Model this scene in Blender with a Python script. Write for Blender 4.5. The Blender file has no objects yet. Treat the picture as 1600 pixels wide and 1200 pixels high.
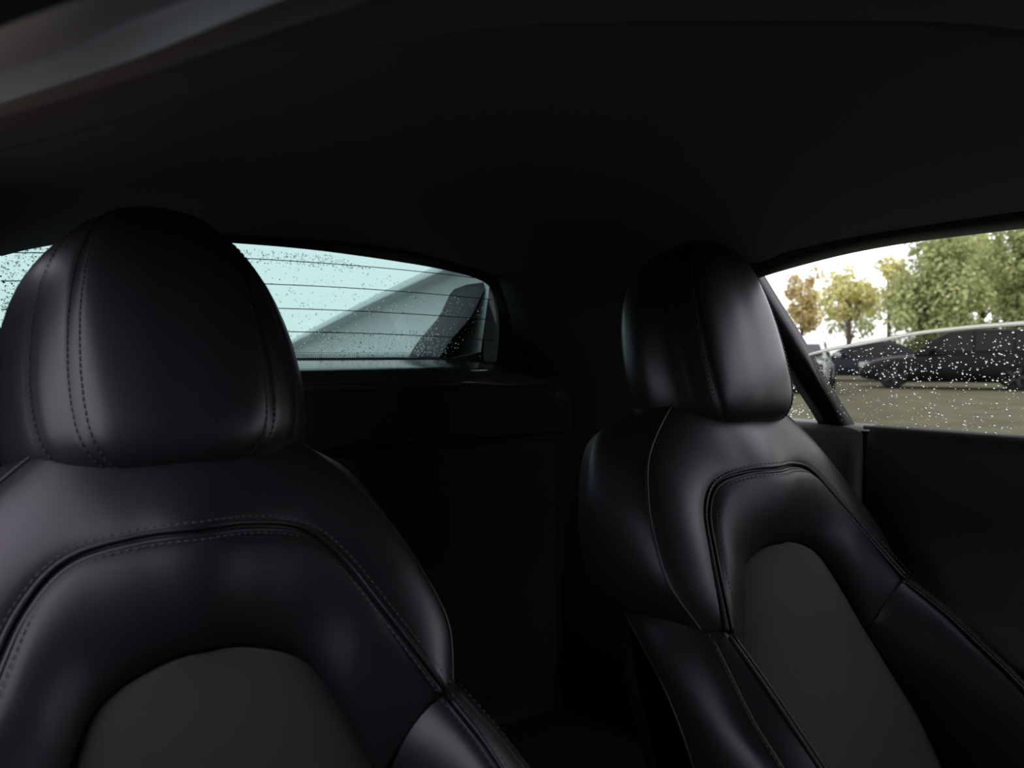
import bpy, bmesh, math, random
from mathutils import Vector, Matrix
random.seed(7)
C = bpy.context.scene.collection
scene = bpy.context.scene

# ---------------------------------------------------------------- camera, world, exposure
YAW, PITCH = math.radians(34.3), math.radians(2.23)
cam = bpy.data.cameras.new('camera')
cam.sensor_width = 36.0
cam.lens = 27.0
cam.clip_start = 0.01
cam.clip_end = 500
cam.dof.use_dof = True
cam.dof.focus_distance = 1.15
cam.dof.aperture_fstop = 6.0
camo = bpy.data.objects.new('camera', cam)
camo.location = (0, 0, 0.95)
camo.rotation_euler = (math.radians(90) - PITCH, 0, -YAW)
C.objects.link(camo)
scene.camera = camo
scene.view_settings.view_transform = 'Standard'
scene.view_settings.look = 'None'
scene.view_settings.exposure = 0.0
scene.view_settings.gamma = 1.0
scene.view_settings.use_curve_mapping = False
scene.cycles.max_bounces = 14
scene.cycles.transparent_max_bounces = 24
scene.cycles.transmission_bounces = 10

wd = bpy.data.worlds.new('overcast_sky')
scene.world = wd
wd.use_nodes = True
wn = wd.node_tree
wn.nodes.clear()
tc = wn.nodes.new('ShaderNodeTexCoord')
sp = wn.nodes.new('ShaderNodeSeparateXYZ')
wn.links.new(tc.outputs['Generated'], sp.inputs[0])
rp = wn.nodes.new('ShaderNodeValToRGB')
rp.color_ramp.elements[0].position = 0.0
rp.color_ramp.elements[0].color = (0.80, 0.80, 0.84, 1)
rp.color_ramp.elements[1].position = 0.9
rp.color_ramp.elements[1].color = (1.0, 0.98, 1.06, 1)
wn.links.new(sp.outputs[2], rp.inputs[0])
bg = wn.nodes.new('ShaderNodeBackground')
bg.inputs[1].default_value = 3.0
wn.links.new(rp.outputs[0], bg.inputs[0])
wo = wn.nodes.new('ShaderNodeOutputWorld')
wn.links.new(bg.outputs[0], wo.inputs[0])


# ---------------------------------------------------------------- materials
def principled(name, col, rough=0.5, spec=0.5, bump=0.0, scale=400.0, var=0.0, metal=0.0, sheen=0.0, coat=0.0, detail=3.0, tint=(1, 1, 1)):
    m = bpy.data.materials.new(name)
    m.use_nodes = True
    nt = m.node_tree
    b = nt.nodes['Principled BSDF']
    b.inputs['Base Color'].default_value = (*col, 1)
    b.inputs['Roughness'].default_value = rough
    b.inputs['Specular IOR Level'].default_value = spec
    b.inputs['Metallic'].default_value = metal
    b.inputs['Specular Tint'].default_value = (*tint, 1)
    b.inputs['Sheen Weight'].default_value = sheen
    b.inputs['Coat Weight'].default_value = coat
    if bump or var:
        t = nt.nodes.new('ShaderNodeTexCoord')
        n = nt.nodes.new('ShaderNodeTexNoise')
        n.inputs['Scale'].default_value = scale
        n.inputs['Detail'].default_value = detail
        nt.links.new(t.outputs['Object'], n.inputs['Vector'])
        if bump:
            bp = nt.nodes.new('ShaderNodeBump')
            bp.inputs['Strength'].default_value = bump
            bp.inputs['Distance'].default_value = 0.001
            nt.links.new(n.outputs['Fac'], bp.inputs['Height'])
            nt.links.new(bp.outputs['Normal'], b.inputs['Normal'])
        if var:
            r = nt.nodes.new('ShaderNodeValToRGB')
            r.color_ramp.elements[0].position = 0.3
            r.color_ramp.elements[1].position = 0.7
            r.color_ramp.elements[0].color = (*[c * (1 - var) for c in col], 1)
            r.color_ramp.elements[1].color = (*[min(1, c * (1 + var)) for c in col], 1)
            nt.links.new(n.outputs['Fac'], r.inputs[0])
            nt.links.new(r.outputs[0], b.inputs['Base Color'])
    return m


def glass_sheet(name, tint, refl=1.0):
    m = bpy.data.materials.new(name)
    m.use_nodes = True
    nt = m.node_tree
    nt.nodes.clear()
    o = nt.nodes.new('ShaderNodeOutputMaterial')
    tr = nt.nodes.new('ShaderNodeBsdfTransparent')
    tr.inputs[0].default_value = (*tint, 1)
    gl = nt.nodes.new('ShaderNodeBsdfGlossy')
    gl.inputs['Roughness'].default_value = 0.02
    gl.inputs[0].default_value = (refl, refl, refl, 1)
    fr = nt.nodes.new('ShaderNodeFresnel')
    fr.inputs[0].default_value = 1.45
    mx = nt.nodes.new('ShaderNodeMixShader')
    nt.links.new(fr.outputs[0], mx.inputs[0])
    nt.links.new(tr.outputs[0], mx.inputs[1])
    nt.links.new(gl.outputs[0], mx.inputs[2])
    nt.links.new(mx.outputs[0], o.inputs[0])
    return m


def water_mat(name):
    m = bpy.data.materials.new(name)
    m.use_nodes = True
    b = m.node_tree.nodes['Principled BSDF']
    b.inputs['Base Color'].default_value = (1, 1, 1, 1)
    b.inputs['Roughness'].default_value = 0.02
    b.inputs['IOR'].default_value = 1.33
    b.inputs['Transmission Weight'].default_value = 1.0
    return m


def leaf_mat(name, c0, c1, trans=0.35):
    m = bpy.data.materials.new(name)
    m.use_nodes = True
    nt = m.node_tree
    nt.nodes.clear()
    o = nt.nodes.new('ShaderNodeOutputMaterial')
    geo = nt.nodes.new('ShaderNodeNewGeometry')
    r = nt.nodes.new('ShaderNodeValToRGB')
    r.color_ramp.elements[0].color = (*c0, 1)
    r.color_ramp.elements[1].color = (*c1, 1)
    nt.links.new(geo.outputs['Random Per Island'], r.inputs[0])
    d = nt.nodes.new('ShaderNodeBsdfDiffuse')
    t = nt.nodes.new('ShaderNodeBsdfTranslucent')
    mx = nt.nodes.new('ShaderNodeMixShader')
    mx.inputs[0].default_value = trans
    nt.links.new(r.outputs[0], d.inputs[0])
    nt.links.new(r.outputs[0], t.inputs[0])
    nt.links.new(d.outputs[0], mx.inputs[1])
    nt.links.new(t.outputs[0], mx.inputs[2])
    nt.links.new(mx.outputs[0], o.inputs[0])
    return m


M = {}
M['leather'] = principled('black_leather', (0.0145, 0.0135, 0.0175), 0.38, 0.5, bump=0.08, scale=900, tint=(0.96, 0.88, 1.0))
M['leather_soft'] = principled('black_leather_panel', (0.0145, 0.0135, 0.0175), 0.46, 0.42, bump=0.08, scale=900, tint=(0.96, 0.88, 1.0))
M['suede'] = principled('grey_suede', (0.056, 0.050, 0.055), 0.95, 0.15, bump=0.3, scale=1500, sheen=0.15)
M['stitch'] = principled('stitch_thread', (0.060, 0.056, 0.062), 0.55, 0.4)
M['stitch_dark'] = principled('dark_stitch_thread', (0.026, 0.024, 0.028), 0.55, 0.4)
M['shell'] = principled('seat_shell_plastic', (0.012, 0.012, 0.014), 0.5, 0.4)
M['headliner'] = principled('headliner_cloth', (0.13, 0.125, 0.16), 0.95, 0.1, bump=0.2, scale=1200)
M['header'] = principled('header_trim_cloth', (0.15, 0.125, 0.14), 0.9, 0.15, bump=0.2, scale=1200)
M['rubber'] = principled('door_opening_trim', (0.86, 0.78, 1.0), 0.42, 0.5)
M['plastic'] = principled('black_trim_plastic', (0.018, 0.018, 0.020), 0.55, 0.35, bump=0.1, scale=1400)
M['grey_plastic'] = principled('grey_trim_plastic', (0.20, 0.195, 0.22), 0.6, 0.35, bump=0.1, scale=1400)
M['side_trim'] = principled('rear_side_trim', (0.07, 0.072, 0.08), 0.8, 0.2, bump=0.1, scale=1400)
M['bead'] = principled('seal_bead_cloth', (0.30, 0.25, 0.28), 0.8, 0.2, bump=0.2, scale=1200)
M['shelf'] = principled('shelf_vinyl', (0.14, 0.142, 0.142), 0.11, 1.0, bump=0.03, scale=1400)
M['carpet'] = principled('black_carpet', (0.06, 0.062, 0.072), 0.95, 0.1, bump=0.4, scale=900)
M['frit'] = principled('black_frit_enamel', (0.006, 0.007, 0.008), 0.4, 0.4)
M['wire'] = principled('heating_wire', (0.020, 0.030, 0.030), 0.6, 0.3)
M['glass_rear'] = glass_sheet('tinted_rear_glass', (0.24, 0.345, 0.32), 0.25)
M['glass_side'] = glass_sheet('tinted_side_glass', (0.46, 0.48, 0.43))
M['glass_edge'] = leaf_mat('ground_glass_edge', (0.99, 1.0, 0.95), (0.99, 1.0, 0.95), 0.9)
M['water'] = water_mat('rain_water')
M['body_grey'] = principled('outer_body_paint', (0.50, 0.51, 0.52), 0.4, 0.5)
M['body_dark'] = principled('deck_and_reflection_dark', (0.018, 0.016, 0.020), 0.6, 0.3)  # engine deck, and the block standing in for a reflection in the rear glass
M['ground'] = principled('wet_grassy_gravel', (0.125, 0.118, 0.075), 0.9, 0.2, var=0.25, scale=1.3, detail=8)
M['bark'] = principled('tree_bark', (0.07, 0.055, 0.045), 0.9, 0.1, var=0.3, scale=6)
M['car_black'] = principled('black_car_paint', (0.006, 0.006, 0.008), 0.3, 0.16)
M['car_blue'] = principled('dark_blue_car_paint', (0.010, 0.014, 0.026), 0.25, 0.22)
M['car_silver'] = principled('silver_car_paint', (0.50, 0.52, 0.55), 0.25, 0.5, metal=0.3)
M['car_glass'] = principled('parked_car_glass', (0.004, 0.005, 0.007), 0.06, 0.3)
M['tyre'] = principled('tyre_rubber', (0.012, 0.012, 0.012), 0.8, 0.2)
M['rim'] = principled('wheel_rim', (0.03, 0.03, 0.032), 0.5, 0.4)
M['lamp_red'] = principled('tail_lamp_red', (0.05, 0.004, 0.004), 0.2, 0.5)
M['lamp_clear'] = principled('head_lamp_clear', (0.55, 0.56, 0.58), 0.15, 0.5)
M['chrome'] = principled('chrome', (0.6, 0.6, 0.62), 0.12, 0.5, metal=1.0)


# ---------------------------------------------------------------- mesh helpers
def obj(name, verts, faces, mat, parent=None, smooth=True, kind=None, sub=0, bevel=0.0, solid=0.0, offset=-1.0):
    me = bpy.data.meshes.new(name)
    me.from_pydata([tuple(v) for v in verts], [], faces)
    me.validate()
    bm = bmesh.new()
    bm.from_mesh(me)
    bmesh.ops.remove_doubles(bm, verts=bm.verts, dist=1e-5)
    if solid == 0.0 or True:
        bmesh.ops.recalc_face_normals(bm, faces=bm.faces)
    bm.to_mesh(me)
    bm.free()
    if smooth:
        me.polygons.foreach_set('use_smooth', [True] * len(me.polygons))
    me.materials.append(mat)
    o = bpy.data.objects.new(name, me)
    C.objects.link(o)
    if parent:
        o.parent = parent
    if kind:
        o['kind'] = kind
    if solid:
        s = o.modifiers.new('thickness', 'SOLIDIFY')
        s.thickness = solid
        s.offset = offset
    if bevel:
        b = o.modifiers.new('bevel', 'BEVEL')
        b.width = bevel
        b.segments = 2
        b.limit_method = 'ANGLE'
    if sub:
        s = o.modifiers.new('smooth', 'SUBSURF')
        s.levels = sub
        s.render_levels = sub
    return o


def tag(o, label=None, cat=None, group=None, kind=None):
    if label:
        o['label'] = label
    if cat:
        o['category'] = cat
    if group:
        o['group'] = group
    if kind:
        o['kind'] = kind
    return o


def empty(name, loc=(0, 0, 0), rz=0.0):
    o = bpy.data.objects.new(name, None)
    o.location = loc
    o.rotation_euler = (0, 0, rz)
    C.objects.link(o)
    return o


def V3(p):
    return Vector(p)


def spline(cp, n, mirror=False, closed=False):
    """Catmull-Rom through cp, resampled to n points evenly by arc length."""
    P = [V3(p) for p in cp]
    k = len(P)
    if mirror:
        first = Vector((-P[1].x, P[1].y, P[1].z))
    else:
        first = 2 * P[0] - P[1]
    Q = [first] + P + [2 * P[-1] - P[-2]]
    out = []
    for i in range(k - 1):
        p0, p1, p2, p3 = Q[i:i + 4]
        for j in range(12):
            t = j / 12
            out.append(.5 * ((2 * p1) + (-p0 + p2) * t + (2 * p0 - 5 * p1 + 4 * p2 - p3) * t * t + (-p0 + 3 * p1 - 3 * p2 + p3) * t ** 3))
    out.append(P[-1])
    d = [0.0]
    for a, b in zip(out, out[1:]):
        d.append(d[-1] + (b - a).length)
    res = []
    j = 0
    for i in range(n):
        s = d[-1] * i / (n - 1)
        while j < len(out) - 2 and d[j + 1] < s:
            j += 1
        seg = d[j + 1] - d[j]
        t = (s - d[j]) / seg if seg > 1e-9 else 0
        res.append(out[j].lerp(out[j + 1], min(1, max(0, t))))
    return res


def grid_faces(nu, nv, cu=False, cv=False):
    f = []
    for i in range(nu if cu else nu - 1):
        for j in range(nv if cv else nv - 1):
            i2, j2 = (i + 1) % nu, (j + 1) % nv
            f.append((i * nv + j, i2 * nv + j, i2 * nv + j2, i * nv + j2))
    return f


def tube_data(pts, r, n=8, taper=None):
    v, f = [], []
    pts = [V3(p) for p in pts]
    m = len(pts)
    for i, p in enumerate(pts):
        t = (pts[min(i + 1, m - 1)] - pts[max(i - 1, 0)]).normalized()
        up = Vector((0, 0, 1)) if abs(t.z) < .95 else Vector((1, 0, 0))
        a = t.cross(up).normalized()
        b = a.cross(t).normalized()
        rr = r * (taper[i] if taper else 1)
        for k in range(n):
            an = 2 * math.pi * k / n
            v.append(p + (a * math.cos(an) + b * math.sin(an)) * rr)
    f = [(i * n + k, (i + 1) * n + k, (i + 1) * n + (k + 1) % n, i * n + (k + 1) % n) for i in range(m - 1) for k in range(n)]
    f.append(tuple(range(n))[::-1])
    f.append(tuple(range((m - 1) * n, m * n)))
    return v, f


def tube(name, pts, r, mat, parent=None, n=8, **k):
    v, f = tube_data(pts, r, n)
    return obj(name, v, f, mat, parent, **k)


class MB:
    """collects pieces of one part"""
    def __init__(self):
        self.v, self.f = [], []

    def add(self, v, f):
        b = len(self.v)
        self.v += [V3(p) for p in v]
        self.f += [tuple(i + b for i in q) for q in f]

    def box(self, lo, hi):
        x0, y0, z0 = lo
        x1, y1, z1 = hi
        self.add([(x0, y0, z0), (x1, y0, z0), (x1, y1, z0), (x0, y1, z0), (x0, y0, z1), (x1, y0, z1), (x1, y1, z1), (x0, y1, z1)],
                 [(0, 3, 2, 1), (4, 5, 6, 7), (0, 1, 5, 4), (1, 2, 6, 5), (2, 3, 7, 6), (3, 0, 4, 7)])

    def tube(self, pts, r, n=8, taper=None):
        self.add(*tube_data(pts, r, n, taper))

    def build(self, name, mat, parent=None, **k):
        return obj(name, self.v, self.f, mat, parent, **k)


# ---------------------------------------------------------------- the cabin shell
CX = 0.519                      # centre line of the car
def mirx(p):
    return (2 * CX - p[0], p[1], p[2])


# headliner: from the windscreen header back to the rear window, crowned in the middle
HEAD_E = [(-0.026, 0.904, 1.13), (0.013, 0.81, 1.13), (0.073, 0.679, 1.13), (0.119, 0.561, 1.13), (0.165, 0.465, 1.135), (0.215, 0.435, 1.147), (0.29, 0.40, 1.162),
          (0.419, 0.315, 1.166), (0.557, 0.235, 1.166), (0.75, 0.19, 1.16), (0.95, 0.19, 1.14), (1.03, 0.22, 1.125)]
he = spline(HEAD_E, 60)
rail_r = [(1.071, 0.30, 1.108), (1.069, 0.44, 1.107), (1.069, 0.52, 1.107), (1.070, 0.60, 1.106), (1.073, 0.70, 1.099), (1.080, 0.828, 1.082), (1.075, 1.0, 1.075), (1.05, 1.2, 1.08), (1.02, 1.40, 1.10), (1.0, 1.47, 1.12)]
rail = spline(rail_r, 40)


def rail_at(y):
    best = min(rail, key=lambda p: abs(p.y - y))
    return best


def head_at(x):
    for a, b in zip(he, he[1:]):
        if (a.x - x) * (b.x - x) <= 0 and a.x != b.x:
            return a.lerp(b, (x - a.x) / (b.x - a.x))
    return he[0] if x < he[0].x else he[-1]


nu, nv = 64, 40
hv = []
for i in range(nu):
    x = -0.03 + (1.07 + 0.03) * i / (nu - 1)
    h = head_at(x)
    y0 = h.y
    for j in range(nv):
        t = j / (nv - 1)
        y = y0 + (1.475 - y0) * t
        rz = rail_at(y)
        a = min(1.0, abs(x - CX) / (rz.x - CX + 1e-6))
        crown = 1.205 - 0.03 * max(0, (y - 1.0) / .475) ** 1.5
        z = rz.z + (crown - rz.z) * (1 - a ** 2.4)
        k = max(0.0, 1 - (y - y0) / 0.60)
        z = z + (h.z - z) * k * k
        xx = min(x, rz.x) if x > CX else max(x, 2 * CX - rz.x)
        hv.append((xx, y, z))
ceil = obj('ceiling', hv, grid_faces(nu, nv), M['headliner'], kind='structure', solid=0.004, offset=0.0)
ceil['label'] = 'dark cloth headliner lining the inside of the roof'

# roof rail over the right door, down to the pillar
rl = []
prof = [(-0.045, 0.022), (-0.03, 0.006), (-0.012, -0.002), (0.0, -0.001), (0.008, 0.004), (0.012, 0.02), (0.012, 0.06), (-0.045, 0.06)]
for p in spline([(1.071, 0.0, 1.09)] + rail_r[:6] + [(1.083, 0.9, 1.065)], 40):
    for q in prof:
        rl.append((p.x + q[0], p.y, p.z + q[1]))
tag(obj('trim_1', rl, grid_faces(40, len(prof), False, True), M['plastic'], kind='structure'), 'dark roof rail trim above the right side window')

# windscreen header and left door opening: a wide lipped trim with two rubber beads
A = [(-0.03, 0.43, 1.075), (-0.01, 0.381, 1.075), (0.006, 0.344, 1.075), (0.016, 0.324, 1.075), (0.031, 0.294, 1.075), (0.054, 0.252, 1.08), (0.103, 0.205, 1.09), (0.18, 0.150, 1.10), (0.30, 0.09, 1.11), (0.5, 0.05, 1.115), (0.75, 0.03, 1.112), (1.03, 0.08, 1.09)]
B = [(-0.03, 0.53, 1.085), (-0.013, 0.474, 1.085), (0.008, 0.427, 1.085), (0.039, 0.353, 1.085), (0.050, 0.327, 1.085), (0.068, 0.29, 1.087), (0.115, 0.239, 1.095), (0.19, 0.180, 1.103), (0.32, 0.12, 1.113), (0.5, 0.075, 1.118), (0.75, 0.05, 1.115), (1.03, 0.10, 1.092)]
Cc = [(-0.035, 0.68, 1.10), (-0.017, 0.60, 1.10), (0.009, 0.542, 1.10), (0.061, 0.427, 1.10), (0.098, 0.338, 1.102), (0.130, 0.292, 1.108), (0.20, 0.228, 1.115), (0.33, 0.155, 1.123), (0.5, 0.11, 1.127), (0.75, 0.08, 1.125), (1.03, 0.13, 1.10)]
D = [(-0.04, 0.78, 1.112), (-0.019, 0.688, 1.112), (0.010, 0.619, 1.112), (0.082, 0.466, 1.112), (0.130, 0.365, 1.114), (0.150, 0.330, 1.118), (0.21, 0.275, 1.124), (0.34, 0.19, 1.132), (0.5, 0.14, 1.137), (0.75, 0.11, 1.133), (1.03, 0.15, 1.108)]
NA = 70
cA, cB, cC, cD, cE = [spline(k, NA) for k in (A, B, Cc, D)] + [spline(HEAD_E, NA)]


def strip_between(c0, c1, bul, n=10, dirv=(0, -0.35, -1)):
    dv = Vector(dirv).normalized()
    v = []
    for a, b in zip(c0, c1):
        for j in range(n):
            t = j / (n - 1)
            v.append(a.lerp(b, t) + dv * bul * math.sin(math.pi * t))
    return v, grid_faces(len(c0), n)


hb = empty('trim_2')
tag(hb, 'windscreen header and door opening trim with rubber seal beads', kind='structure')
outer = [p + Vector((-0.10, -0.34, -0.03)) for p in cA]
obj('pillar_trim', *strip_between(outer, cA, 0.004), M['plastic'], hb, solid=0.01, offset=0.0)
obj('door_seal', *strip_between(cA, cB, 0.012), M['rubber'], hb, solid=0.008, offset=0.0)
obj('seal_lip', *strip_between(cB, cC, 0.002), M['rubber'], hb, solid=0.008, offset=0.0)
obj('seal_bead', *strip_between(cC, cD, 0.006), M['bead'], hb, solid=0.006, offset=0.0)
obj('header_panel', *strip_between(cD, cE, 0.003), M['header'], hb, solid=0.008, offset=0.0)
mb = MB()
mb.box((0.150, 0.40, 1.121), (0.153, 0.435, 1.127))
mb.build('visor_clip', M['grey_plastic'], hb, bevel=0.002, smooth=False)

# ---- rear window, its frame and the shelf in front of it
YG = 1.5
top = [(0.018, 1.142), (0.03, 1.144), (0.11, 1.151), (0.25, 1.160), (0.417, 1.163), (0.53, 1.162), (0.638, 1.157), (0.726, 1.151), (0.818, 1.143), (0.917, 1.128), (0.965, 1.105), (0.985, 1.06), (0.99, 1.0), (0.982, 0.93)]
bot_z = lambda x: 0.938 - 0.016 * max(0, (abs(x - CX) - 0.2) / 0.26) ** 2
n = 40
tp = spline([(x, YG, z) for x, z in top], 60)
loop = tp + [Vector((x, YG, bot_z(x))) for x in [0.95 - 0.9 * i / 19 for i in range(20)]] + [Vector((0.01, YG, 1.0))]
win = empty('window_1', (0, 0, 0))
tag(win, 'tinted wet rear window with thin heating wires, behind the seats', kind='structure')
gl = obj('rear_glass', loop, [tuple(range(len(loop)))], M['glass_rear'], win, smooth=False)
# frame around the glass: from the glass edge forward to the headliner and pillars
cx, cz = CX, 1.04
fr0 = [p.copy() for p in loop]
fr1, fr2 = [], []
for p in loop:
    d = Vector((p.x - cx, 0, p.z - cz))
    up = max(0.0, (p.z - 1.0) / .16)
    fr1.append(Vector((p.x + 0.012 * (1 if p.x > cx else -1), YG - 0.025, p.z + 0.016 * up)))
    fr2.append(Vector((p.x + 0.05 * (1 if p.x > cx else -1) * (1 if abs(p.x - cx) > .4 else .2), YG - 0.06, p.z + 0.032 * up - (0.02 if up == 0 else 0))))
fv = []
for a, b, c in zip(fr0, fr1, fr2):
    fv += [a, b, c]
obj('window_surround', fv, grid_faces(len(loop), 3, True, False), M['plastic'], win, solid=0.01, offset=0.0)
for wi, (xa, za, xb, zb) in enumerate([(0.03, 1.1145, 0.93, 1.1225), (0.02, 1.068, 0.965, 1.0755), (0.02, 1.022, 0.97, 1.0285), (0.02, 0.978, 0.97, 0.982)]):
    pts = []
    for k in range(30):
        t = k / 29
        x = xa + (xb - xa) * t
        z = za + (zb - za) * t + 0.014 * (1 - (2 * t - 1) ** 2)
        pts.append((x, YG - 0.003, z))
    tube('heating_wire', pts, 0.0009, M['wire'], win, n=5)
# dotted enamel band on the lower edge
mb = MB()
for k in range(46):
    x0, x1 = 0.03 + 0.94 * k / 46, 0.03 + 0.94 * (k + 1) / 46
    mb.add([(x0, YG - 0.002, bot_z(x0) - .01), (x1, YG - 0.002, bot_z(x1) - .01), (x1, YG - 0.002, bot_z(x1) + .006), (x0, YG - 0.002, bot_z(x0) + .006)], [(0, 1, 2, 3)])
mb.build('frit_band', M['frit'], win, smooth=False)
mb = MB()
for row in range(3):
    for k in range(230):
        x = 0.03 + 0.94 * (k + 0.5 * (row % 2)) / 230
        z = bot_z(x) + 0.008 + row * 0.0035
        r = 0.0016 - 0.0003 * row
        mb.add([(x + r * math.cos(a), YG - 0.002, z + r * math.sin(a)) for a in [i * math.pi / 3 for i in range(6)]], [tuple(range(6))])
mb.build('frit_dots', M['frit'], win, smooth=False, kind='stuff')


def bead(mb, P, nrm, ax, ay, r, h, rings=2, seg=7):
    v = [P + nrm * h]
    f = []
    for i in range(1, rings + 1):
        a = math.pi / 2 * i / rings
        for k in range(seg):
            t = 2 * math.pi * k / seg
            v.append(P + nrm * h * math.cos(a) + (ax * math.cos(t) + ay * math.sin(t)) * r * math.sin(a))
    for k in range(seg):
        f.append((0, 1 + k, 1 + (k + 1) % seg))
    for i in range(rings - 1):
        for k in range(seg):
            a0 = 1 + i * seg
            f.append((a0 + k, a0 + seg + k, a0 + seg + (k + 1) % seg, a0 + (k + 1) % seg))
    f.append(tuple(1 + (rings - 1) * seg + k for k in range(seg))[::-1])
    mb.add(v, f)


mb = MB()
rng = random.Random(3)
cnt = 0
while cnt < 5200:
    x = rng.uniform(0.02, 0.95)
    z = rng.uniform(0.945, 1.15)
    w = 0.10
    if x < 0.2:
        w = 1.0
    elif z > 1.125:
        w = 0.9
    elif z < 1.0 and 0.55 < x < 0.85:
        w = 0.75
    if rng.random() > w:
        continue
    if z > 1.158 - 0.10 * max(0, x - .55) / .4:
        continue
    bead(mb, Vector((x, YG + 0.0005, z)), Vector((0, 1, 0)), Vector((1, 0, 0)), Vector((0, 0, 1)), rng.uniform(0.0006, 0.0016), 0.0003)
    cnt += 1
mb.build('raindrops', M['water'], win, kind='stuff')

# shelf: rounded bulkhead top
sh = []
prof = [(1.495, 0.007), (1.47, 0.002), (1.44, -0.0045), (1.41, -0.011), (1.385, -0.0175), (1.37, -0.0245), (1.362, -0.035), (1.359, -0.048)]
NX = 40
for i in range(NX):
    x = -0.02 + 1.08 * i / (NX - 1)
    e = max(0, (abs(x - CX) - 0.25) / 0.28)
    for (y, dz) in prof:
        sh.append((x, y - 0.02 * e * e, 0.931 + dz - 0.032 * e * e))
tag(obj('trim_3', sh, grid_faces(NX, len(prof)), M['shelf'], kind='structure', solid=0.012, offset=0.0), 'rounded vinyl shelf under the rear window')

# rear bulkhead with its padded panel
wb = MB()
wb.box((-0.12, 1.355, 0.15), (1.16, 1.38, 0.895))
bw = wb.build('wall_rear', M['carpet'], kind='structure', smooth=False)
bw['label'] = 'dark carpeted bulkhead behind the seats'
mb = MB()
mb.box((0.02, 1.318, 0.24), (1.02, 1.355, 0.765))
mb.build('storage_panel', M['carpet'], bw, bevel=0.008)
mb = MB()
mb.box((-0.04, 1.338, 0.776), (1.08, 1.355, 0.884))
mb.build('upper_panel', M['carpet'], bw, bevel=0.006)

# quarter panels behind the seats: side walls with pillars
def side_wall(sgn, name, label):
    X = (lambda x: x) if sgn > 0 else (lambda x: 2 * CX - x - 0.07)
    v = []
    ys = ([0.925, 1.0] if sgn > 0 else [0.80, 0.86, 0.95]) + [1.03, 1.10, 1.18, 1.26, 1.34, 1.40, 1.45]
    zs = [0.15, 0.45, 0.70, 0.82, 0.90, 1.0, 1.08, 1.14]
    for y in ys:
        for z in zs:
            x = 1.175 - 0.33 * max(0, z - 0.83) * 1.2 - 0.10 * max(0, (y - 1.03) / .42) ** 1.2 - (0.03 if z < 0.5 else 0)
            v.append((X(x), y, z))
    return tag(obj(name, v, grid_faces(len(ys), len(zs)), M['side_trim'], kind='structure', solid=0.02, offset=0.0), label)


side_wall(1, 'wall_right', 'dark rear side trim right of the bulkhead')
side_wall(-1, 'wall_left', 'dark rear side trim left of the bulkhead')

# lower pillar trim beside the right seat, with its rounded front edge
v = []
pf = [(1.215, 0.722), (1.204, 0.724), (1.197, 0.730), (1.193, 0.740), (1.186, 0.775), (1.178, 0.83), (1.17, 0.92), (1.165, 1.04)]
zz = [0.15, 0.4, 0.6, 0.7, 0.78, 0.815, 0.824, 0.827]
for i, (x, y) in enumerate(pf):
    for k, z in enumerate(zz):
        dx = [0, 0, 0, 0, 0, 0.001, 0.006, 0.05][k]
        v.append((x + dx - 0.0, y, z + 0.012 * (y - .74)))
pil = obj('trim_4', v, grid_faces(len(pf), len(zz)), M['grey_plastic'], kind='structure', solid=0.008, offset=0.0)
pil['label'] = 'grey lower pillar trim between the right seat and the door'
mb = MB()
mb.box((1.178, 0.80, 0.745), (1.186, 0.815, 0.785))
mb.build('coat_hook', M['plastic'], pil, bevel=0.003)

# slanted pillar bar and the small quarter glass behind it
cs = [(-0.018, -0.026), (0.014, -0.030), (0.022, -0.01), (0.02, 0.026), (-0.014, 0.022)]
v = []
barc = spline([(1.222, 0.778, 0.80), (1.212, 0.784, 0.83), (1.172, 0.803, 0.895), (1.130, 0.828, 0.975), (1.102, 0.856, 1.04), (1.078, 0.882, 1.10)], 16)
for p in barc:
    for q in cs:
        v.append(p + Vector((q[0], q[1], 0)))
tag(obj('trim_5', v, grid_faces(16, 5, False, True), M['frit'], kind='structure'), 'slanted black pillar bar behind the right side window')
def gx(z):
    return 1.18 + .45 * .86 - .45 * z
q = [(gx(.826) + .012, 0.80, .826), (gx(.83) + .012, 1.10, .83), (gx(1.02) + .012, 1.12, 1.02), (gx(1.075) + .012, 0.86, 1.075)]
w3 = empty('window_3')
tag(w3, 'small wet quarter window behind the slanted pillar bar', kind='structure')
obj('quarter_glass', q, [(0, 1, 2, 3)], M['glass_side'], w3, smooth=False)

# ---- right door: panel, lowered glass, edge, drops
door = empty('door_1')
tag(door, 'dark right door with a partly lowered side window', kind='structure')
v = []
dp = [(1.215, 0.829), (1.198, 0.829), (1.190, 0.826), (1.184, 0.818), (1.181, 0.80), (1.182, 0.70), (1.185, 0.62), (1.150, 0.57), (1.125, 0.55), (1.12, 0.52), (1.15, 0.47), (1.16, 0.40), (1.165, 0.2)]
ys = [-0.35, -0.1, 0.1, 0.3, 0.5, 0.6, 0.68, 0.70, 0.704]
for y in ys:
    for i, (x, z) in enumerate(dp):
        dx = 0.012 if y > 0.702 else 0.0
        v.append((x + dx, y, z + 0.010 * max(0, (0.7 - y)) ** 1.0 * (1 if i < 6 else 0)))
obj('door_panel', v, grid_faces(len(ys), len(dp)), M['plastic'], door, solid=0.01, offset=0.0)
mb = MB()
mb.box((1.20, 0.705, 0.2), (1.235, 0.735, 0.822))
mb.build('door_seal', M['frit'], door, smooth=False)
tube('window_channel', [(1.1985, -0.35, 0.842), (1.1985, 0.0, 0.8385), (1.1985, 0.4, 0.835), (1.1985, 0.72, 0.829)], 0.0035, M['grey_plastic'], door)
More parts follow.
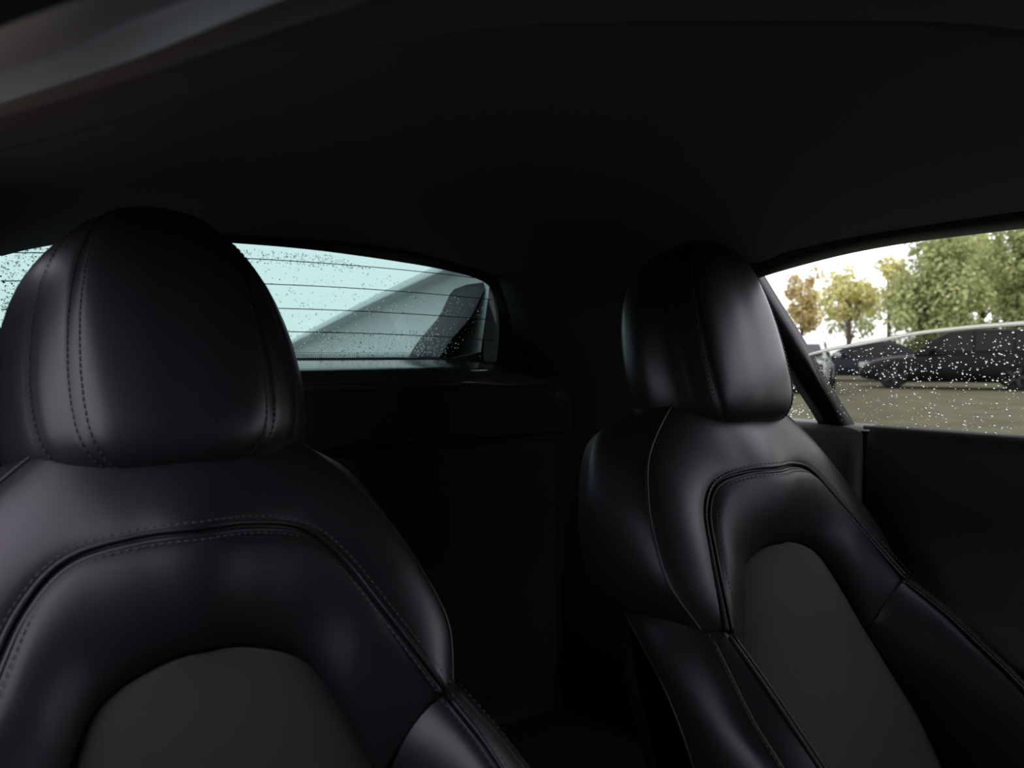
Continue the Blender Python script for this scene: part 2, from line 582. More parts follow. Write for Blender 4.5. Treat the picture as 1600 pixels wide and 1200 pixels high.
edge = spline([(1.112, 0.10, 1.000), (1.116, 0.30, 0.998), (1.121, 0.455, 0.990), (1.123, 0.519, 0.987), (1.126, 0.59, 0.981), (1.128, 0.63, 0.975), (1.133, 0.694, 0.965), (1.136, 0.741, 0.958), (1.139, 0.785, 0.949)], 36)
N_G = Vector((1, 0, .45)).normalized()
gv = []
for p in edge:
    yb = p.y if p.y < 0.70 else p.y - (p.y - .70) * 0.3
    bpt = Vector((gx(.815), yb, .815))
    for j in range(7):
        gv.append(bpt.lerp(p, j / 6))
sg = obj('side_glass', gv, grid_faces(36, 7), M['glass_side'], door)
ev = []
for p in edge:
    a = p + N_G * 0.0055
    ev += [p - N_G * 0.0005 + Vector((0, 0, -0.0022)), p - N_G * 0.0003 + Vector((0, 0, 0.0012)), p + N_G * 0.002 + Vector((0, 0, 0.0022)), a + Vector((0, 0, 0.0016))]
ge = obj('glass_edge', ev, grid_faces(36, 4), M['glass_edge'], door)
ge['label'] = 'bright pale ground upper edge of the window glass'
mb = MB()
rng = random.Random(11)
ax = Vector((0, 1, 0))
ay = N_G.cross(ax).normalized()
cnt = 0
while cnt < 1550:
    y = rng.uniform(0.12, 0.80)
    z = rng.uniform(0.835, 0.992)
    if z > min(0.985, 0.955 + (0.80 - y) * 0.105 - 0.008):
        continue
    if z < 0.91 and rng.random() < 0.45:
        continue
    if y > 0.77 - (z - .83) * -.1:
        continue
    r = 0.0007 + 0.0014 * rng.random() ** 2.2
    bead(mb, Vector((gx(z), y, z)) + N_G * 0.0006, N_G, ax, ay, r, r * 0.62, 3, 9)
    cnt += 1
mb.build('raindrops', M['water'], door, kind='stuff')
mb = MB()
for k in range(60):
    y = rng.uniform(0.81, 0.87)
    z = rng.uniform(0.835, 0.905)
    r = rng.uniform(0.0008, 0.0026)
    bead(mb, Vector((gx(z) + .0125, y, z)) + N_G * 0.0006, N_G, ax, ay, r, r * 0.6, 3, 9)
mb.build('raindrops', M['water'], w3, kind='stuff')

# ---- left door, its window fully lowered (the photograph is taken through it)
door2 = empty('door_2')
tag(door2, 'dark left door with its window fully lowered, beside the camera', kind='structure')
v = []
for y in ys:
    for i, (x, z) in enumerate(dp):
        v.append((2 * CX - x - (0.012 if y > 0.702 else 0.0), y, z + 0.010 * max(0, (0.7 - y)) * (1 if i < 6 else 0)))
obj('door_panel', v, grid_faces(len(ys), len(dp)), M['plastic'], door2, solid=0.01, offset=0.0)
v = []
for i, (x, y) in enumerate(pf):
    for k, z in enumerate(zz):
        dx = [0, 0, 0, 0, 0, 0.001, 0.006, 0.05][k]
        v.append((2 * CX - x - dx, y, z + 0.012 * (y - .74)))
tag(obj('trim_10', v, grid_faces(len(pf), len(zz)), M['grey_plastic'], kind='structure', solid=0.008, offset=0.0), 'grey lower pillar trim left of the left seat')
v = []
for p in barc:
    for q in cs:
        v.append((2 * CX - p.x - q[0], p.y + q[1], p.z))
tag(obj('trim_11', v, grid_faces(16, 5, False, True), M['frit'], kind='structure'), 'slanted black pillar bar behind the left window opening')

# unseen panels added at the front of both door windows to block light
for nm, X, yb, lb in (('light_blocker_left', lambda x: 2 * CX - x, 0.36, 'added dark panel blocking light at the front of the left door window'), ('light_blocker_right', lambda x: x, -0.30, 'added dark panel blocking light at the front of the right door window')):
    v = []
    for z, x in ((0.80, 1.20), (0.86, 1.19), (0.95, 1.16), (1.04, 1.12), (1.12, 1.085)):
        for y in (-0.62, -0.45, yb - 0.05 + (z - .8) * .1, yb + (z - .8) * .1):
            v.append((X(x), y, z))
    tag(obj(nm, v, grid_faces(5, 4), M['plastic'], kind='structure', solid=0.012, offset=0.0), lb)

# floor, tunnel, dashboard side (closes the cabin below and in front)
mb = MB()
mb.box((-0.15, -0.75, 0.12), (1.22, 1.38, 0.15))
fl = mb.build('floor', M['carpet'], kind='structure', smooth=False)
fl['label'] = 'black carpet floor of the cabin'
mb = MB()
mb.add([(CX - .11, -0.7, .15), (CX + .11, -0.7, .15), (CX + .08, -0.7, .42), (CX - .08, -0.7, .42), (CX - .11, 1.33, .15), (CX + .11, 1.33, .15), (CX + .08, 1.33, .36), (CX - .08, 1.33, .36)],
       [(0, 1, 2, 3), (4, 7, 6, 5), (0, 4, 5, 1), (1, 5, 6, 2), (2, 6, 7, 3), (3, 7, 4, 0)])
mb.build('centre_tunnel', M['carpet'], fl, bevel=0.02)
v = []
for x in (-0.15, 0.1, 0.5, 0.9, 1.22):
    for y, z in ((-0.55, 0.15), (-0.40, 0.45), (-0.38, 0.70), (-0.42, 0.78), (-0.55, 0.82), (-0.60, 0.83)):
        v.append((x, y, z))
# added cover blocks light through the windscreen on the camera's side; far side open
vc = [(x, y, z) for x in (-0.15, 0.1, 0.4, 0.92) for y, z in ((-0.60, 0.83), (-0.25, 1.10), (0.06, 1.16))]
tag(obj('dash_and_light_cover', v + vc, grid_faces(5, 6) + [tuple(i + 30 for i in q) for q in grid_faces(4, 3)], M['plastic'], kind='structure', solid=0.02, offset=0.0), 'dark dashboard facing the seats, with an added unseen cover blocking light from the windscreen')


# ---------------------------------------------------------------- seats
def seat(name, label, loc, theta, head_du=0.0):
    """Sports seat. Local u = across, v = up along the back, w = out of the back; origin at the arch seam's apex."""
    root = empty(name, (loc[0], loc[1] - 0.25, 0.15))
    base = Vector(loc) - root.location
    Vv = Vector((0, math.sin(theta), math.cos(theta)))
    Wv = Vector((0, -math.cos(theta), math.sin(theta)))

    def W(p):
        return base + Vector((p[0], 0, 0)) + Vv * p[1] + Wv * p[2]

    def mk(nm, pts, faces, mat, parent=root, **k):
        return obj(nm, [W(p) for p in pts], faces, mat, parent, **k)

    arch = [(0, -0.0205, 0.006), (.0476, -.0185, -.006), (.0976, -.0273, -.017), (.130, -.0604, -.0145), (.1545, -.114, .003), (.1885, -.199, .034)]
    ins = [(0, -.1199, -.0172), (.0405, -.123, -.0185), (.0845, -.144, -.0168), (.1095, -.193, -.0105), (.128, -.245, -.005), (.137, -.272, -.002)]
    pad = [(0, .110, -.066), (.05, .107, -.064), (.100, .093, -.0605), (.170, .028, -.0535), (.2025, -.031, -.0405), (.220, -.086, -.0245), (.227, -.142, -.006), (.2085, -.199, .014)]
    back = [(0, .125, -.15), (.06, .120, -.148), (.118, .096, -.14), (.188, .066, -.132), (.222, -.002, -.130), (.235, -.076, -.130), (.228, -.14, -.128), (.202, -.178, -.12)]
    NS, NT = 44, 12

    def half(c, n=NS):
        return spline(c, n, mirror=True)

    def full(h):
        return [Vector((-p.x, p.y, p.z)) for p in reversed(h[1:])] + list(h)

    def panel(ca, cb, prof, nt=NT):
        """loft between two full curves; prof(t) = height out of the seat"""
        pts = []
        n = len(ca)
        for i in range(n):
            a, b = ca[i], cb[i]
            tang = (ca[min(i + 1, n - 1)] - ca[max(i - 1, 0)]).normalized()
            cr = (b - a)
            nr = tang.cross(cr)
            if nr.length < 1e-9:
                nr = Vector((0, 0, 1))
            if i == 0:
                nr.x = 0
            nr.normalize()
            if nr.z < 0 and abs(nr.z) > 0.15:
                nr = -nr
            tp = 1 - 0.7 * max(0, (i / (n - 1) - .66) / .34) ** 1.2
            for j in range(nt):
                t = j / (nt - 1)
                pts.append(a.lerp(b, t) + nr * prof(t) * tp)
        return pts, grid_faces(n, nt)

    def tuck(pts, nt, drop):
        return pts + [p + Vector((0, -0.003, -drop)) for p in pts[-nt:]]

    def fpanel(nm, ha, hb, h, mat, pw=0.6, shape=None, nt=NT, parent=root, lip=False):
        """mirrored halves lofted together so the bulge stays symmetric"""
        pa, fa = panel(ha, hb, (lambda t: h * (math.sin(math.pi * t) ** pw)) if shape is None else shape, nt)
        if lip:
            rows_ = [pa[i * nt:(i + 1) * nt] for i in range(len(ha))]
            pa = [q for r_ in rows_ for q in r_ + [r_[-1] + Vector((0, 0, -0.012)), r_[-1] + Vector((0.004, 0.004, -0.045))]]
            nt = nt + 2
        pa = tuck(pa, nt, 0.06)
        fa = grid_faces(len(ha) + 1, nt)
        mir = [Vector((-p.x, p.y, p.z)) for p in pa]
        f2 = [tuple(i + len(pa) for i in reversed(q)) for q in fa]
        return mk(nm, pa + mir, fa + f2, mat, parent)

    hp, ha, hi, hk = half(pad), half(arch), half(ins[:5] + [(.1325, -.258, -.004)]), half(back)
    # shoulder panel, wings, horseshoe, insert
    fpanel('shoulder_panel', hp, ha, 0.010, M['leather'], 0.55)
    # wing: outward bulge
    def wing(sg):
        pts = []
        for a, b in zip(hp, hk):
            for j in range(NT):
                t = j / (NT - 1)
                p = a.lerp(b, t)
                o = Vector((p.x, p.y + 0.05, 0))
                if o.length > 1e-6:
                    o.normalize()
                p = p + o * 0.007 * math.sin(math.pi * t) ** 0.6
                pts.append(Vector((p.x * sg, p.y, p.z)))
        pts += [Vector((p.x * 0.93, p.y + 0.004, p.z - 0.01)) for p in pts[-NT:]]
        return pts, grid_faces(NS + 1, NT)
    for sg in (1, -1):
        mk('side_wing', *wing(sg), M['leather'])
    fpanel('horseshoe_panel', ha, hi, 0.016, M['leather_soft'], lip=True, shape=lambda t: 0.020 * (math.sin(math.pi * t ** 0.8) ** 0.55))
    # suede insert: rows from the apex down to the cushion
    low = [(.137, -.272, -.002), (.155, -.33, .010), (.175, -.39, .020), (.19, -.48, .03), (.195, -.60, .045)]
    hrow = spline(ins, 26, mirror=True)[1:] + spline(low, 14)[1:]
    pts = []
    NR = 17
    for p in hrow:
        for j in range(NR):
            s = -1 + 2 * j / (NR - 1)
            ss = s
            e = 1 - abs(ss) ** 6
            pts.append((p.x * ss * 1.02, p.y, p.z - 0.009 + 0.014 * e))
    mk('suede_insert', pts, grid_faces(len(hrow), NR), M['suede'])
    # lower bolsters
    stitchc = [(.1885, -.204, .036), (.196, -.245, .072), (.200, -.285, .102), (.208, -.36, .152), (.215, -.45, .18), (.222, -.60, .19)]
    ridge = [(.207, -.199, .022), (.220, -.24, .052), (.231, -.285, .082), (.244, -.345, .128), (.255, -.45, .16), (.262, -.60, .17)]
    outer = [(.214, -.172, -.11), (.236, -.215, -.06), (.250, -.262, -.02), (.262, -.335, .012), (.275, -.45, .03), (.28, -.60, .03)]
    inner = [(.137, -.262, -.012), (.146, -.295, -.004), (.155, -.33, .003), (.175, -.39, .013), (.19, -.48, .024), (.195, -.60, .038)]
    # each bolster is one padded piece reaching back under the upper pad
    for sg in (1, -1):
        rows = [spline(c, 30) for c in (inner, stitchc, ridge, outer)]
        pts = []
        hh = [0.014, 0.0025, 0.012]
        per = 8
        for i in range(30):
            seq = []
            for k in range(3):
                a, b = rows[k][i], rows[k + 1][i]
                d = b - a
                t1 = (rows[k][min(29, i + 1)] - rows[k][max(0, i - 1)])
                nr = t1.cross(d).normalized()
                out = Vector((0.5 if k else -0.35, 0, 1)) if k < 2 else Vector((1, 0, .3))
                if nr.dot(out) < 0:
                    nr = -nr
                for j in range(per):
                    t = j / per
                    seq.append(a.lerp(b, t) + nr * hh[k] * math.sin(math.pi * t) ** 0.6)
            seq.append(rows[3][i])
            pts.append(seq)
        # roll the top end under the pad
        first = pts[0]
        cap = [p + Vector((-0.004 * (1 if p.x > 0 else -1), 0.03, -0.035)) for p in first]
        allr = [cap] + pts
        vv = [Vector((p.x * sg, p.y, p.z)) for r in allr for p in r]
        bol = mk('lower_bolster', vv, grid_faces(len(allr), len(allr[0])), M['leather'])
    # back shell
    ring = [(p.x, p.y, p.z) for p in full(hk)]
    bot = [(-.2, -.62, -.10), (.2, -.62, -.10)]
    shell = []
    hk2 = hk + [Vector(p) for p in [(.225, -.26, -.10), (.25, -.36, -.06), (.26, -.48, -.05), (.26, -.60, -.04)]]
    for s, dz in ((1.0, 0.0), (0.97, -0.03), (0.85, -0.055), (0.5, -0.065), (0.0, -0.065)):
        for p in full(hk2):
            shell.append((p.x * s, (p.y + .15) * (s if s > .5 else s) - .15 if p.y > -.15 else p.y, p.z * (1 if s > .9 else 1) + dz))
    mk('back_shell', shell, grid_faces(5, len(full(hk2))), M['shell'])

    # piping and stitches
    def cord(nm, curve, off, r, mat, lift, n=70):
        o = mk(nm, *tube_data([(p[0], p[1], p[2] + lift) for p in curve], r, 6), mat)
        return o

    def stitches(curve, lift, L=0.0042, gap=0.0024, r=0.00065):
        mb = MB()
        d = 0.0
        P = [Vector((p[0], p[1], p[2] + lift)) for p in curve]
        dist = [0.0]
        for a, b in zip(P, P[1:]):
            dist.append(dist[-1] + (b - a).length)
        def at(s):
            for i in range(len(P) - 1):
                if dist[i + 1] >= s:
                    return P[i].lerp(P[i + 1], (s - dist[i]) / max(1e-9, dist[i + 1] - dist[i]))
            return P[-1]
        s = 0.0
        while s + L < dist[-1]:
            a, b = at(s), at(s + L)
            mb.tube([W(a), W(b)], r, 4)
            s += L + gap
        return mb

    def offs(curve, d):
        """shift a curve sideways in the seat plane"""
        out = []
        n = len(curve)
        for i, p in enumerate(curve):
            t = curve[min(n - 1, i + 1)] - curve[max(0, i - 1)]
            s = Vector((-t.y, t.x, 0))
            if s.length > 1e-9:
                s.normalize()
            out.append(p + s * d)
        return out

    fa = full(ha)
    cord('arch_piping', offs(fa, 0.0038), 0, 0.0024, M['leather'], 0.0024)
    cord('arch_piping', offs(fa, -0.0038), 0, 0.0024, M['leather'], 0.0030)
    stitches(offs(fa, 0.0080), 0.0076).build('arch_stitching', M['stitch'], root, kind='stuff')
    stitches(offs(fa, -0.0080), 0.0102).build('arch_stitching', M['stitch'], root, kind='stuff')
    cord('pad_piping', full(hp), 0, 0.0022, M['leather'], 0.001)
    for sg in (1, -1):
        mirr = lambda c: [Vector((p.x * sg, p.y, p.z)) for p in c]
        st = mirr(spline(stitchc, 40))
        rd = mirr(spline(ridge, 40))
        ot = mirr(spline(outer, 40))
        cord('bolster_piping', offs(st, 0.003), 0, 0.0020, M['leather'], 0.0016)
        cord('bolster_piping', offs(st, -0.003), 0, 0.0020, M['leather'], 0.0016)
        cord('bolster_piping', rd, 0, 0.0020, M['leather'], 0.0008)
        cord('bolster_piping', ot, 0, 0.0022, M['leather'], 0.0008)
        stitches(offs(st, 0.006), 0.0035).build('bolster_stitching', M['stitch'], root, kind='stuff')
        stitches(offs(st, -0.006), 0.0035).build('bolster_stitching', M['stitch'], root, kind='stuff')
        stitches(offs(rd, 0.005 * sg), 0.003).build('bolster_stitching', M['stitch'], root, kind='stuff')

    # headrest: plan sections stacked up the height
    prof_h = [(.046, .070, .50), (.052, .100, .70), (.062, .122, .86), (.080, .138, .96), (.105, .1455, 1.0), (.14, .148, 1.0), (.176, .146, 1.0), (.205, .142, .99), (.232, .1355, .975), (.257, .127, .95),
              (.28, .115, .91), (.30, .1005, .85), (.317, .083, .75), (.331, .060, .60), (.341, .033, .42), (.3455, .006, .30)]
    half_plan = [(0, .0), (.20, 0.0), (.40, -.003), (.52, -.008), (.66, -.020), (.80, -.038), (.92, -.062), (1.0, -.090), (.99, -.112), (.90, -.132), (.70, -.142), (.40, -.146), (0, -.147)]
    hs = spline([(a, 0, b) for a, b in half_plan], 64)
    vs = spline([(a, b, c) for a, b, c in prof_h], 48)
    pts = []
    seam_front = []
    for p in vs:
        v_, hw, dp_ = p
        row = []
        for k, s in enumerate(hs):
            row.append((s.x * hw, s.z, s.x))
        full_row = [(-a, b, s) for a, b, s in reversed(row[1:-1])] + row
        for a, b, s in full_row:
            # depth pulls in towards the section's middle near top and bottom
            mid = -0.075
            w_ = mid + (b - mid) * dp_
            g = 0.0
            if b > -0.08:
                for sc, dep, wd_ in ((0.58, .0030, .020), (0.815, .0024, .020)):
                    g += dep * math.exp(-((s - sc) / wd_) ** 2)
            tilt = 0.05 * (v_ - .19)
            pts.append((a * (1 - g * 2) + head_du, v_, w_ - g * dp_))
    nrow = len(full_row)
    hr = mk('headrest', pts, grid_faces(len(vs), nrow, False, True) + [tuple(range(nrow))[::-1], tuple(range((len(vs) - 1) * nrow, len(vs) * nrow))], M['leather'])
    # seam threads beside the headrest grooves
    for sg in (1, -1):
        for sc, lift in ((0.555, .0014), (0.607, .0014), (0.795, .0014)):
            crv = []
            for p in vs[5:43]:
                v_, hw, dp_ = p
                best = min((s for s in hs if s.z > -0.08), key=lambda s: abs(s.x - sc))
                w_ = -0.075 + (best.z + .075) * dp_
                crv.append(Vector((sg * best.x * hw + head_du, v_, w_)))
            st = stitches(crv, 0.0002, 0.0045, 0.002, 0.0006)
            st.build('headrest_stitching', M['stitch_dark'], hr, kind='stuff')
    # posts and cushion below
    for sg in (1, -1):
        mb = MB()
        mb.tube([W((sg * .055 + head_du, .0, -.09)), W((sg * .055 + head_du, .08, -.085))], 0.006, 10)
        mb.build('headrest_post', M['chrome'], root)
    p0 = W((0, -.60, 0.02))
    cu = []
    rowsx = [-.26, -.24, -.19, -.10, 0, .10, .19, .24, .26]
    zed = [-.03, .075, .085, .03, .022, .03, .085, .075, -.03]
    for i in range(9):
        y = p0.y + 0.06 - 0.54 * i / 8
        for x, z in zip(rowsx, zed):
            rr = 1 - 0.5 * max(0, (i - 6) / 2) ** 2
            cu.append((x, y, 0.045 + (z + .03) * rr + 0.012 * i / 8))
    obj('seat_cushion', cu, grid_faces(9, 9), M['leather_soft'], root, sub=1)
    mb = MB()
    mb.box((-.20, p0.y - .40, 0.0), (.20, p0.y + .02, 0.045))
    mb.build('seat_base', M['shell'], root, bevel=0.01)
    tag(root, label, 'car seat', 'front seats with suede inserts')
    return root


seat('car_seat', 'black leather car seat in front of the wet rear window, its headrest largest', (0.1492, 0.7179, 0.8103), math.radians(23.5))
seat('car_seat', 'black leather car seat beside the side window and door', (0.8892, 0.6726, 0.8103), math.radians(16.65), 0.022)


# ---------------------------------------------------------------- car body seen through the rear window
def sail(sgn, name, label):
    X = (lambda x: x) if sgn > 0 else (lambda x: 2 * CX - x - 0.13)
    ridge_ = [(1.53, 1.215), (1.62, 1.207), (1.80, 1.185), (2.03, 1.154), (2.31, 1.114), (2.85, 1.030), (3.1, 0.985)]
    rr_ = spline([(0.985, y, z) for y, z in ridge_], 24)
    sec = [(0.10, -0.30), (0.06, -0.03), (0.035, 0.004), (0.015, 0.006), (0.004, 0.0), (-0.010, -0.012), (-0.026, -0.030), (-0.026, -0.036), (-0.002, -0.040), (0.004, -0.046), (-0.03, -0.26), (-0.25, -0.30)]
    v = []
    for p in rr_:
        for a, b in sec:
            v.append((X(p.x + a), p.y, max(0.80, p.z + b)))
    return tag(obj(name, v, grid_faces(24, len(sec)), M['body_grey'], kind='structure'), label)


sail(1, 'trim_6', 'grey sloping body panel seen through the rear window, right side')
sail(-1, 'trim_7', 'grey sloping body panel outside the rear window, left side')
# dark block added behind the glass corner, in place of a reflection in it
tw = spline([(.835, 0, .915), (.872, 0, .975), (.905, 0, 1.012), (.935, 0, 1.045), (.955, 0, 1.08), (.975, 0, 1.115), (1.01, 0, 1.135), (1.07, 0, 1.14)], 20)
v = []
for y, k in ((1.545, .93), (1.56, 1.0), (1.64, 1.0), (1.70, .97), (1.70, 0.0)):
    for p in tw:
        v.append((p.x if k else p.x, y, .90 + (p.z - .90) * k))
tag(obj('dark_reflection_block', v, grid_faces(5, 20), M['body_dark'], kind='structure'), 'dark block standing in for a reflection in the right corner of the rear window')
mb = MB()
mb.box((0.05, 1.53, 0.70), (1.0, 3.1, 0.78))
tag(mb.build('trim_9', M['body_dark'], kind='structure', smooth=False), 'dark engine deck below the rear window')


# ---------------------------------------------------------------- outside
mb = MB()
mb.add([(-120, -120, 0), (150, -120, 0), (150, 150, 0), (-120, 150, 0)], [(0, 1, 2, 3)])
g = mb.build('ground', M['ground'], kind='structure', smooth=False)
g['label'] = 'olive grassy gravel ground of the car park'


def dirv(px):
    a = YAW + math.atan((px - 800) / 1200)
    return Vector((math.sin(a), math.cos(a), 0))


leaf_g = leaf_mat('green_leaves', (0.20, 0.24, 0.09), (0.44, 0.46, 0.22))
leaf_d = leaf_mat('olive_leaves', (0.16, 0.20, 0.08), (0.40, 0.42, 0.18))
leaf_y = leaf_mat('yellow_leaves', (0.28, 0.27, 0.10), (0.74, 0.70, 0.30))
leaf_o = leaf_mat('amber_leaves', (0.26, 0.22, 0.09), (0.70, 0.57, 0.27))


def tree(name, loc, h, cw, cbot, mat, label, seed, nblob=42, leaves=95, size=0.26, trunk=0.16, dens=1.5):
    leaves, size = int(leaves * dens), size / dens ** .55
    rng = random.Random(seed)
    root = empty(name, loc)
    mb = MB()
    cz_, ch = (h + cbot) / 2, (h - cbot) / 2
    blobs = []
    for k in range(nblob):
        while True:
            p = Vector((rng.uniform(-1, 1), rng.uniform(-1, 1), rng.uniform(-1, 1)))
            if p.length <= 1:
                break
        p = p * (0.55 + 0.45 * rng.random()) if p.length > .5 else p
        wz = 1 - 0.35 * max(0, p.z)
        blobs.append((Vector((p.x * cw / 2 * wz, p.y * cw / 2 * wz, cz_ + p.z * ch)), rng.uniform(.18, .34) * min(cw, 2 * ch) * .62))
    for c, r in blobs:
        for q in range(leaves):
            d = Vector((rng.gauss(0, 1), rng.gauss(0, 1), rng.gauss(0, 1))).normalized()
            p = c + d * r * (0.65 + 0.4 * rng.random())
            if p.z < 0.1:
                continue
            n = (d + Vector((rng.uniform(-.7, .7), rng.uniform(-.7, .7), rng.uniform(-.2, .9)))).normalized()
            a = n.cross(Vector((rng.uniform(-1, 1), rng.uniform(-1, 1), rng.uniform(-1, 1)))).normalized()
            b = n.cross(a)
            s = size * rng.uniform(.6, 1.3)
            mb.add([p - a * s * .5, p + b * s * .33, p + a * s * .5, p - b * s * .33], [(0, 1, 2, 3)])
    me_o = mb
    me = bpy.data.meshes.new('foliage')
    me.from_pydata([tuple(v) for v in me_o.v], [], me_o.f)
    me.materials.append(mat)
    fo = bpy.data.objects.new('foliage', me)
    fo.parent = root
    fo['kind'] = 'stuff'
    C.objects.link(fo)
    mb = MB()
    lean = Vector((rng.uniform(-.2, .2), rng.uniform(-.2, .2), 0))
    tp_ = [Vector((0, 0, -0.05)), Vector((0, 0, h * .2)) + lean * .5, Vector((0, 0, h * .45)) + lean, Vector((0, 0, h * .8)) + lean * 1.5]
    mb.tube(tp_, trunk, 8, [1.2, 1, .7, .25])
    mb.build('trunk', M['bark'], root)
    for k in range(6):
        b0 = tp_[1].lerp(tp_[3], k / 7)
        tgt = blobs[k * 5 % len(blobs)][0]
        mb = MB()
        mb.tube([b0, b0.lerp(tgt, .5) + Vector((0, 0, .15)), tgt], trunk * .4, 6, [1, .7, .3])
        mb.build('branch', M['bark'], root)
    tag(root, label, 'tree', 'trees beyond the car park')
    return root


def place(px, D):
    p = dirv(px) * D
    return (p.x, p.y, 0)


HZ = 553
def hgt(py, D, px):
    # height that shows at picture row py at distance D
    a = math.atan((px - 800) / 1200)
    return 0.95 + (HZ - py) / 1200 * D * math.cos(a)


def tr(name, px, wpx, ytop, ybot, D, mat, label, seed, **k):
    a = math.atan((px - 800) / 1200)
    z = D * math.cos(a)
    w = wpx / 1200 * z
    return tree(name, place(px, D), hgt(ytop, D, px), w, hgt(ybot, D, px), mat, label, seed, **k)


tr('amber_tree', 1254, 75, 412, 535, 46.5, leaf_o, 'slim amber leaved tree at the left end of the tree row', 1, nblob=34, leaves=70, size=.24, trunk=.12)
tr('yellow_tree', 1325, 120, 408, 515, 41, leaf_y, 'yellow leaved open tree with bare lower trunk beside the amber tree', 2, nblob=36, leaves=58, size=.24, trunk=.14)
tr('yellow_tree', 1390, 66, 385, 490, 44, leaf_y, 'small pale yellow tree crown showing between the open yellow tree and the tall green tree', 5, nblob=20, leaves=55, size=.24, trunk=.12)
tr('olive_tree', 1325, 150, 430, 545, 58, leaf_d, 'thin olive tree standing behind the yellow trees', 6, nblob=34, leaves=60, size=.26)
tr('green_tree', 1460, 165, 322, 580, 33, leaf_g, 'large dense pale green tree in the middle of the tree row', 3, nblob=75, leaves=110, size=.25, trunk=.2, dens=1.8)
tr('green_tree', 1615, 150, 270, 580, 36, leaf_d, 'tall olive green tree at the right end of the tree row', 4, nblob=70, leaves=110, size=.25, trunk=.2, dens=1.8)
tr('green_tree', 1530, 130, 300, 575, 43, leaf_d, 'darker green tree behind the gap of the two large green trees', 8, nblob=56, leaves=100, size=.27, trunk=.18, dens=1.8)


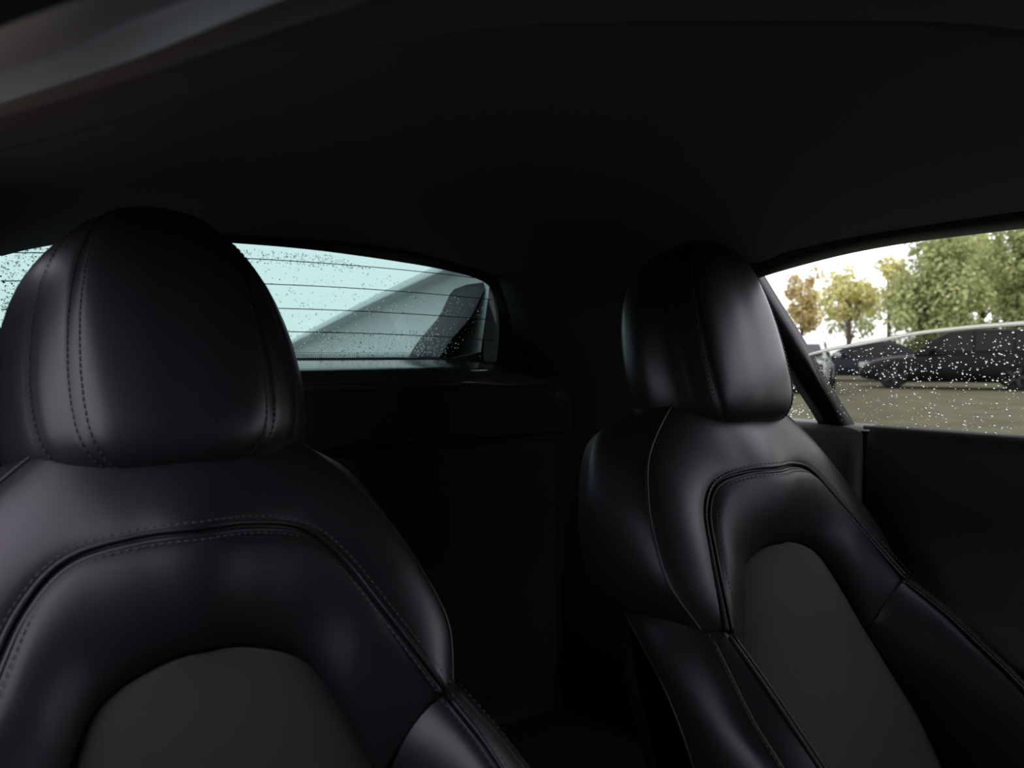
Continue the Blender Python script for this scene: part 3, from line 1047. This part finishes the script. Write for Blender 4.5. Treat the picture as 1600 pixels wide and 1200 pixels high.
def car(name, loc, rz, L, Wd, H, paint, label, glass_top=None, suv=False):
    root = empty(name, loc, rz)
    clear = 0.17
    hb_ = H * 0.60
    # lower body: side outline stations along the length
    st = [(-.5, .42, .50), (-.485, .34, .60), (-.42, .28, .80), (-.30, .26, .90), (-.10, .26, .96), (.12, .26, .98), (.30, .26, .99), (.42, .28, .985), (.485, .36, .93), (.5, .46, .80)]
    v = []
    for (t, lo, hi) in st:
        w = Wd / 2 * (1 - 2.2 * max(0, abs(t) - .36) ** 1.3)
        zl, zh = clear + (lo - .26) * hb_, hi * hb_ + .02
        for (a, zz_) in ((-.86, zl), (-1, zl + .10), (-1.0, (zl + zh) / 2), (-.965, zh - .07), (-.88, zh), (0, zh + .025), (.88, zh), (.965, zh - .07), (1.0, (zl + zh) / 2), (1, zl + .10), (.86, zl)):
            v.append((t * L, a * w, zz_))
    n = 11
    body = obj('body', v, grid_faces(len(st), n, False, True) + [tuple(range(n))[::-1], tuple(range((len(st) - 1) * n, len(st) * n))], paint, root, sub=1)
    # greenhouse
    if suv:
        gh = [(-.20, 0.0), (-.10, .62), (-.03, .90), (.10, 1.0), (.30, .99), (.43, .90), (.475, .0)]
    else:
        gh = [(-.22, 0.0), (-.10, .60), (-.02, .92), (.08, 1.0), (.20, .97), (.32, .66), (.42, .0)]
    v = []
    for t, k in gh:
        z = hb_ + (H - hb_) * k
        w = Wd / 2 * (.90 - .20 * k)
        for a, zz_ in ((-1.0, hb_ - .03), (-1.0 + .16 * k * 0, hb_ + (z - hb_) * .0), (-.0, hb_ - .03)):
            pass
        wb_ = Wd / 2 * .90
        v += [(t * L, -wb_, hb_ - .04), (t * L, -wb_ + (wb_ - w) * .9, hb_ + (z - hb_) * .9), (t * L, -w * .90, z), (t * L, 0, z + .015 * k), (t * L, w * .90, z), (t * L, wb_ - (wb_ - w) * .9, hb_ + (z - hb_) * .9), (t * L, wb_, hb_ - .04)]
    obj('greenhouse', v, grid_faces(len(gh), 7) , paint, root)
    # side windows and screens, a little proud
    def quad(nm, pts, mat):
        q = [Vector(p) for p in pts]
        nn = (q[1] - q[0]).cross(q[2] - q[0]).normalized()
        obj(nm, q, [tuple(range(len(q)))], mat, root, smooth=False, solid=0.012, offset=0.0)
    def gk(t):
        for (a, ka), (b, kb) in zip(gh, gh[1:]):
            if a <= t <= b:
                return ka + (kb - ka) * (t - a) / (b - a)
        return 0
    for sg in (-1, 1):
        spans = [(-.09, .09), (.105, .27 if not suv else .28)] + ([(.295, .42)] if suv else [])
        for a, b in spans:
            lowz = hb_ + .06
            p = []
            for t, f in ((a, 0), (b, 0), (b, 1), (a if a > 0 else a + .06, 1)):
                k = gk(t)
                zt = hb_ + (H - hb_) * k * .84 if f else lowz
                kk = (zt - hb_) / max(.01, (H - hb_))
                y = Wd / 2 * .90 - Wd / 2 * .20 * kk * .9 + .012
                p.append((t * L, sg * y, zt))
            quad('side_window', p, M['car_glass'])
    z0, z1 = hb_ + (H - hb_) * .08, hb_ + (H - hb_) * .84
    def scr(t0, k0, t1, k1, dx):
        y0, y1 = Wd / 2 * (.90 - .18 * k0) * .9, Wd / 2 * (.90 - .18 * k1) * .86
        za, zb_ = hb_ + (H - hb_) * k0, hb_ + (H - hb_) * k1
        return [(t0 * L + dx, -y0, za + .02), (t0 * L + dx, y0, za + .02), (t1 * L + dx, y1, zb_ + .02), (t1 * L + dx, -y1, zb_ + .02)]
    quad('windscreen', scr(-.20, .12, -.105, .58, -.015), M['car_glass'])
    tb = (gh[-1][0], gh[-2][0])
    quad('rear_screen', scr(tb[0] - .006, .12, tb[1] + .004, gh[-2][1] * .9, .02), M['car_glass'])
    for sg in (-1, 1):
        for t in (-.31, .30):
            wv, wf = [], []
            R = 0.32 if not suv else 0.36
            prof_w = [(.12, .0), (.12, .2), (.115, .235), (.07, .26 if not suv else .29), (.07, R - .03), (.09, R), (.20, R), (.22, R - .02), (.22, 0)]
            sgm = 20
            for pr, rr in prof_w:
                for k in range(sgm):
                    an = 2 * math.pi * k / sgm
                    wv.append((t * L + rr * math.cos(an), sg * (Wd / 2 - pr + .085), R + rr * math.sin(an)))
            tyre = obj('wheel', wv, grid_faces(len(prof_w), sgm, False, True), M['tyre'], root)
            rv = []
            for k in range(5):
                an = 2 * math.pi * k / 5
                mb_ = None
                ca, sa = math.cos(an), math.sin(an)
                for rr, hw_ in ((.04, .05), (R * .72, .035)):
                    for s_ in (-1, 1):
                        rv.append((t * L + rr * ca - s_ * hw_ * sa, sg * (Wd / 2 + .005), R + rr * sa + s_ * hw_ * ca))
            obj('rim', rv, [(4 * k, 4 * k + 1, 4 * k + 3, 4 * k + 2) for k in range(5)], M['rim'], tyre, smooth=False, solid=0.02, offset=0.0)
        mb_ = MB()
        mb_.box((-.497 * L + .0, sg * Wd * .30 - .16, hb_ * .60), (-.462 * L, sg * Wd * .30 + .16, hb_ * .74))
        mb_.build('head_lamp', M['lamp_clear'], root, bevel=.02)
        mb_ = MB()
        mb_.box((.47 * L, sg * Wd * .32 - .15, hb_ * .68), (.502 * L, sg * Wd * .32 + .15, hb_ * .86))
        mb_.build('tail_lamp', M['lamp_red'], root, bevel=.02)
        mb_ = MB()
        mb_.box((-.125 * L, sg * (Wd / 2 + .07) - .08, hb_ + .02), (-.09 * L, sg * (Wd / 2 + .07) + .08, hb_ + .15))
        mb_.build('door_mirror', paint, root, bevel=.03)
    tag(root, label, 'car', 'cars parked across the gravel')
    return root


def car_at(name, px, D, turn, *a, **k):
    p = dirv(px) * D
    ang = math.atan2(p.y, p.x)
    return car(name, (p.x, p.y, 0), ang + math.pi / 2 + math.radians(turn), *a, **k)


car_at('black_suv', 1490, 24.5, 180, 4.7, 1.9, 1.62, M['car_black'], 'black estate car parked in the middle, in front of the large green trees', suv=True)
car_at('blue_car', 1345, 30, 176, 4.4, 1.8, 1.42, M['car_blue'], 'dark blue saloon parked behind and left of the black estate car')
car_at('silver_car', 1246, 21.5, 86, 4.3, 1.75, 1.40, M['car_silver'], 'silver car half hidden behind the pillar bar at the left of the row')
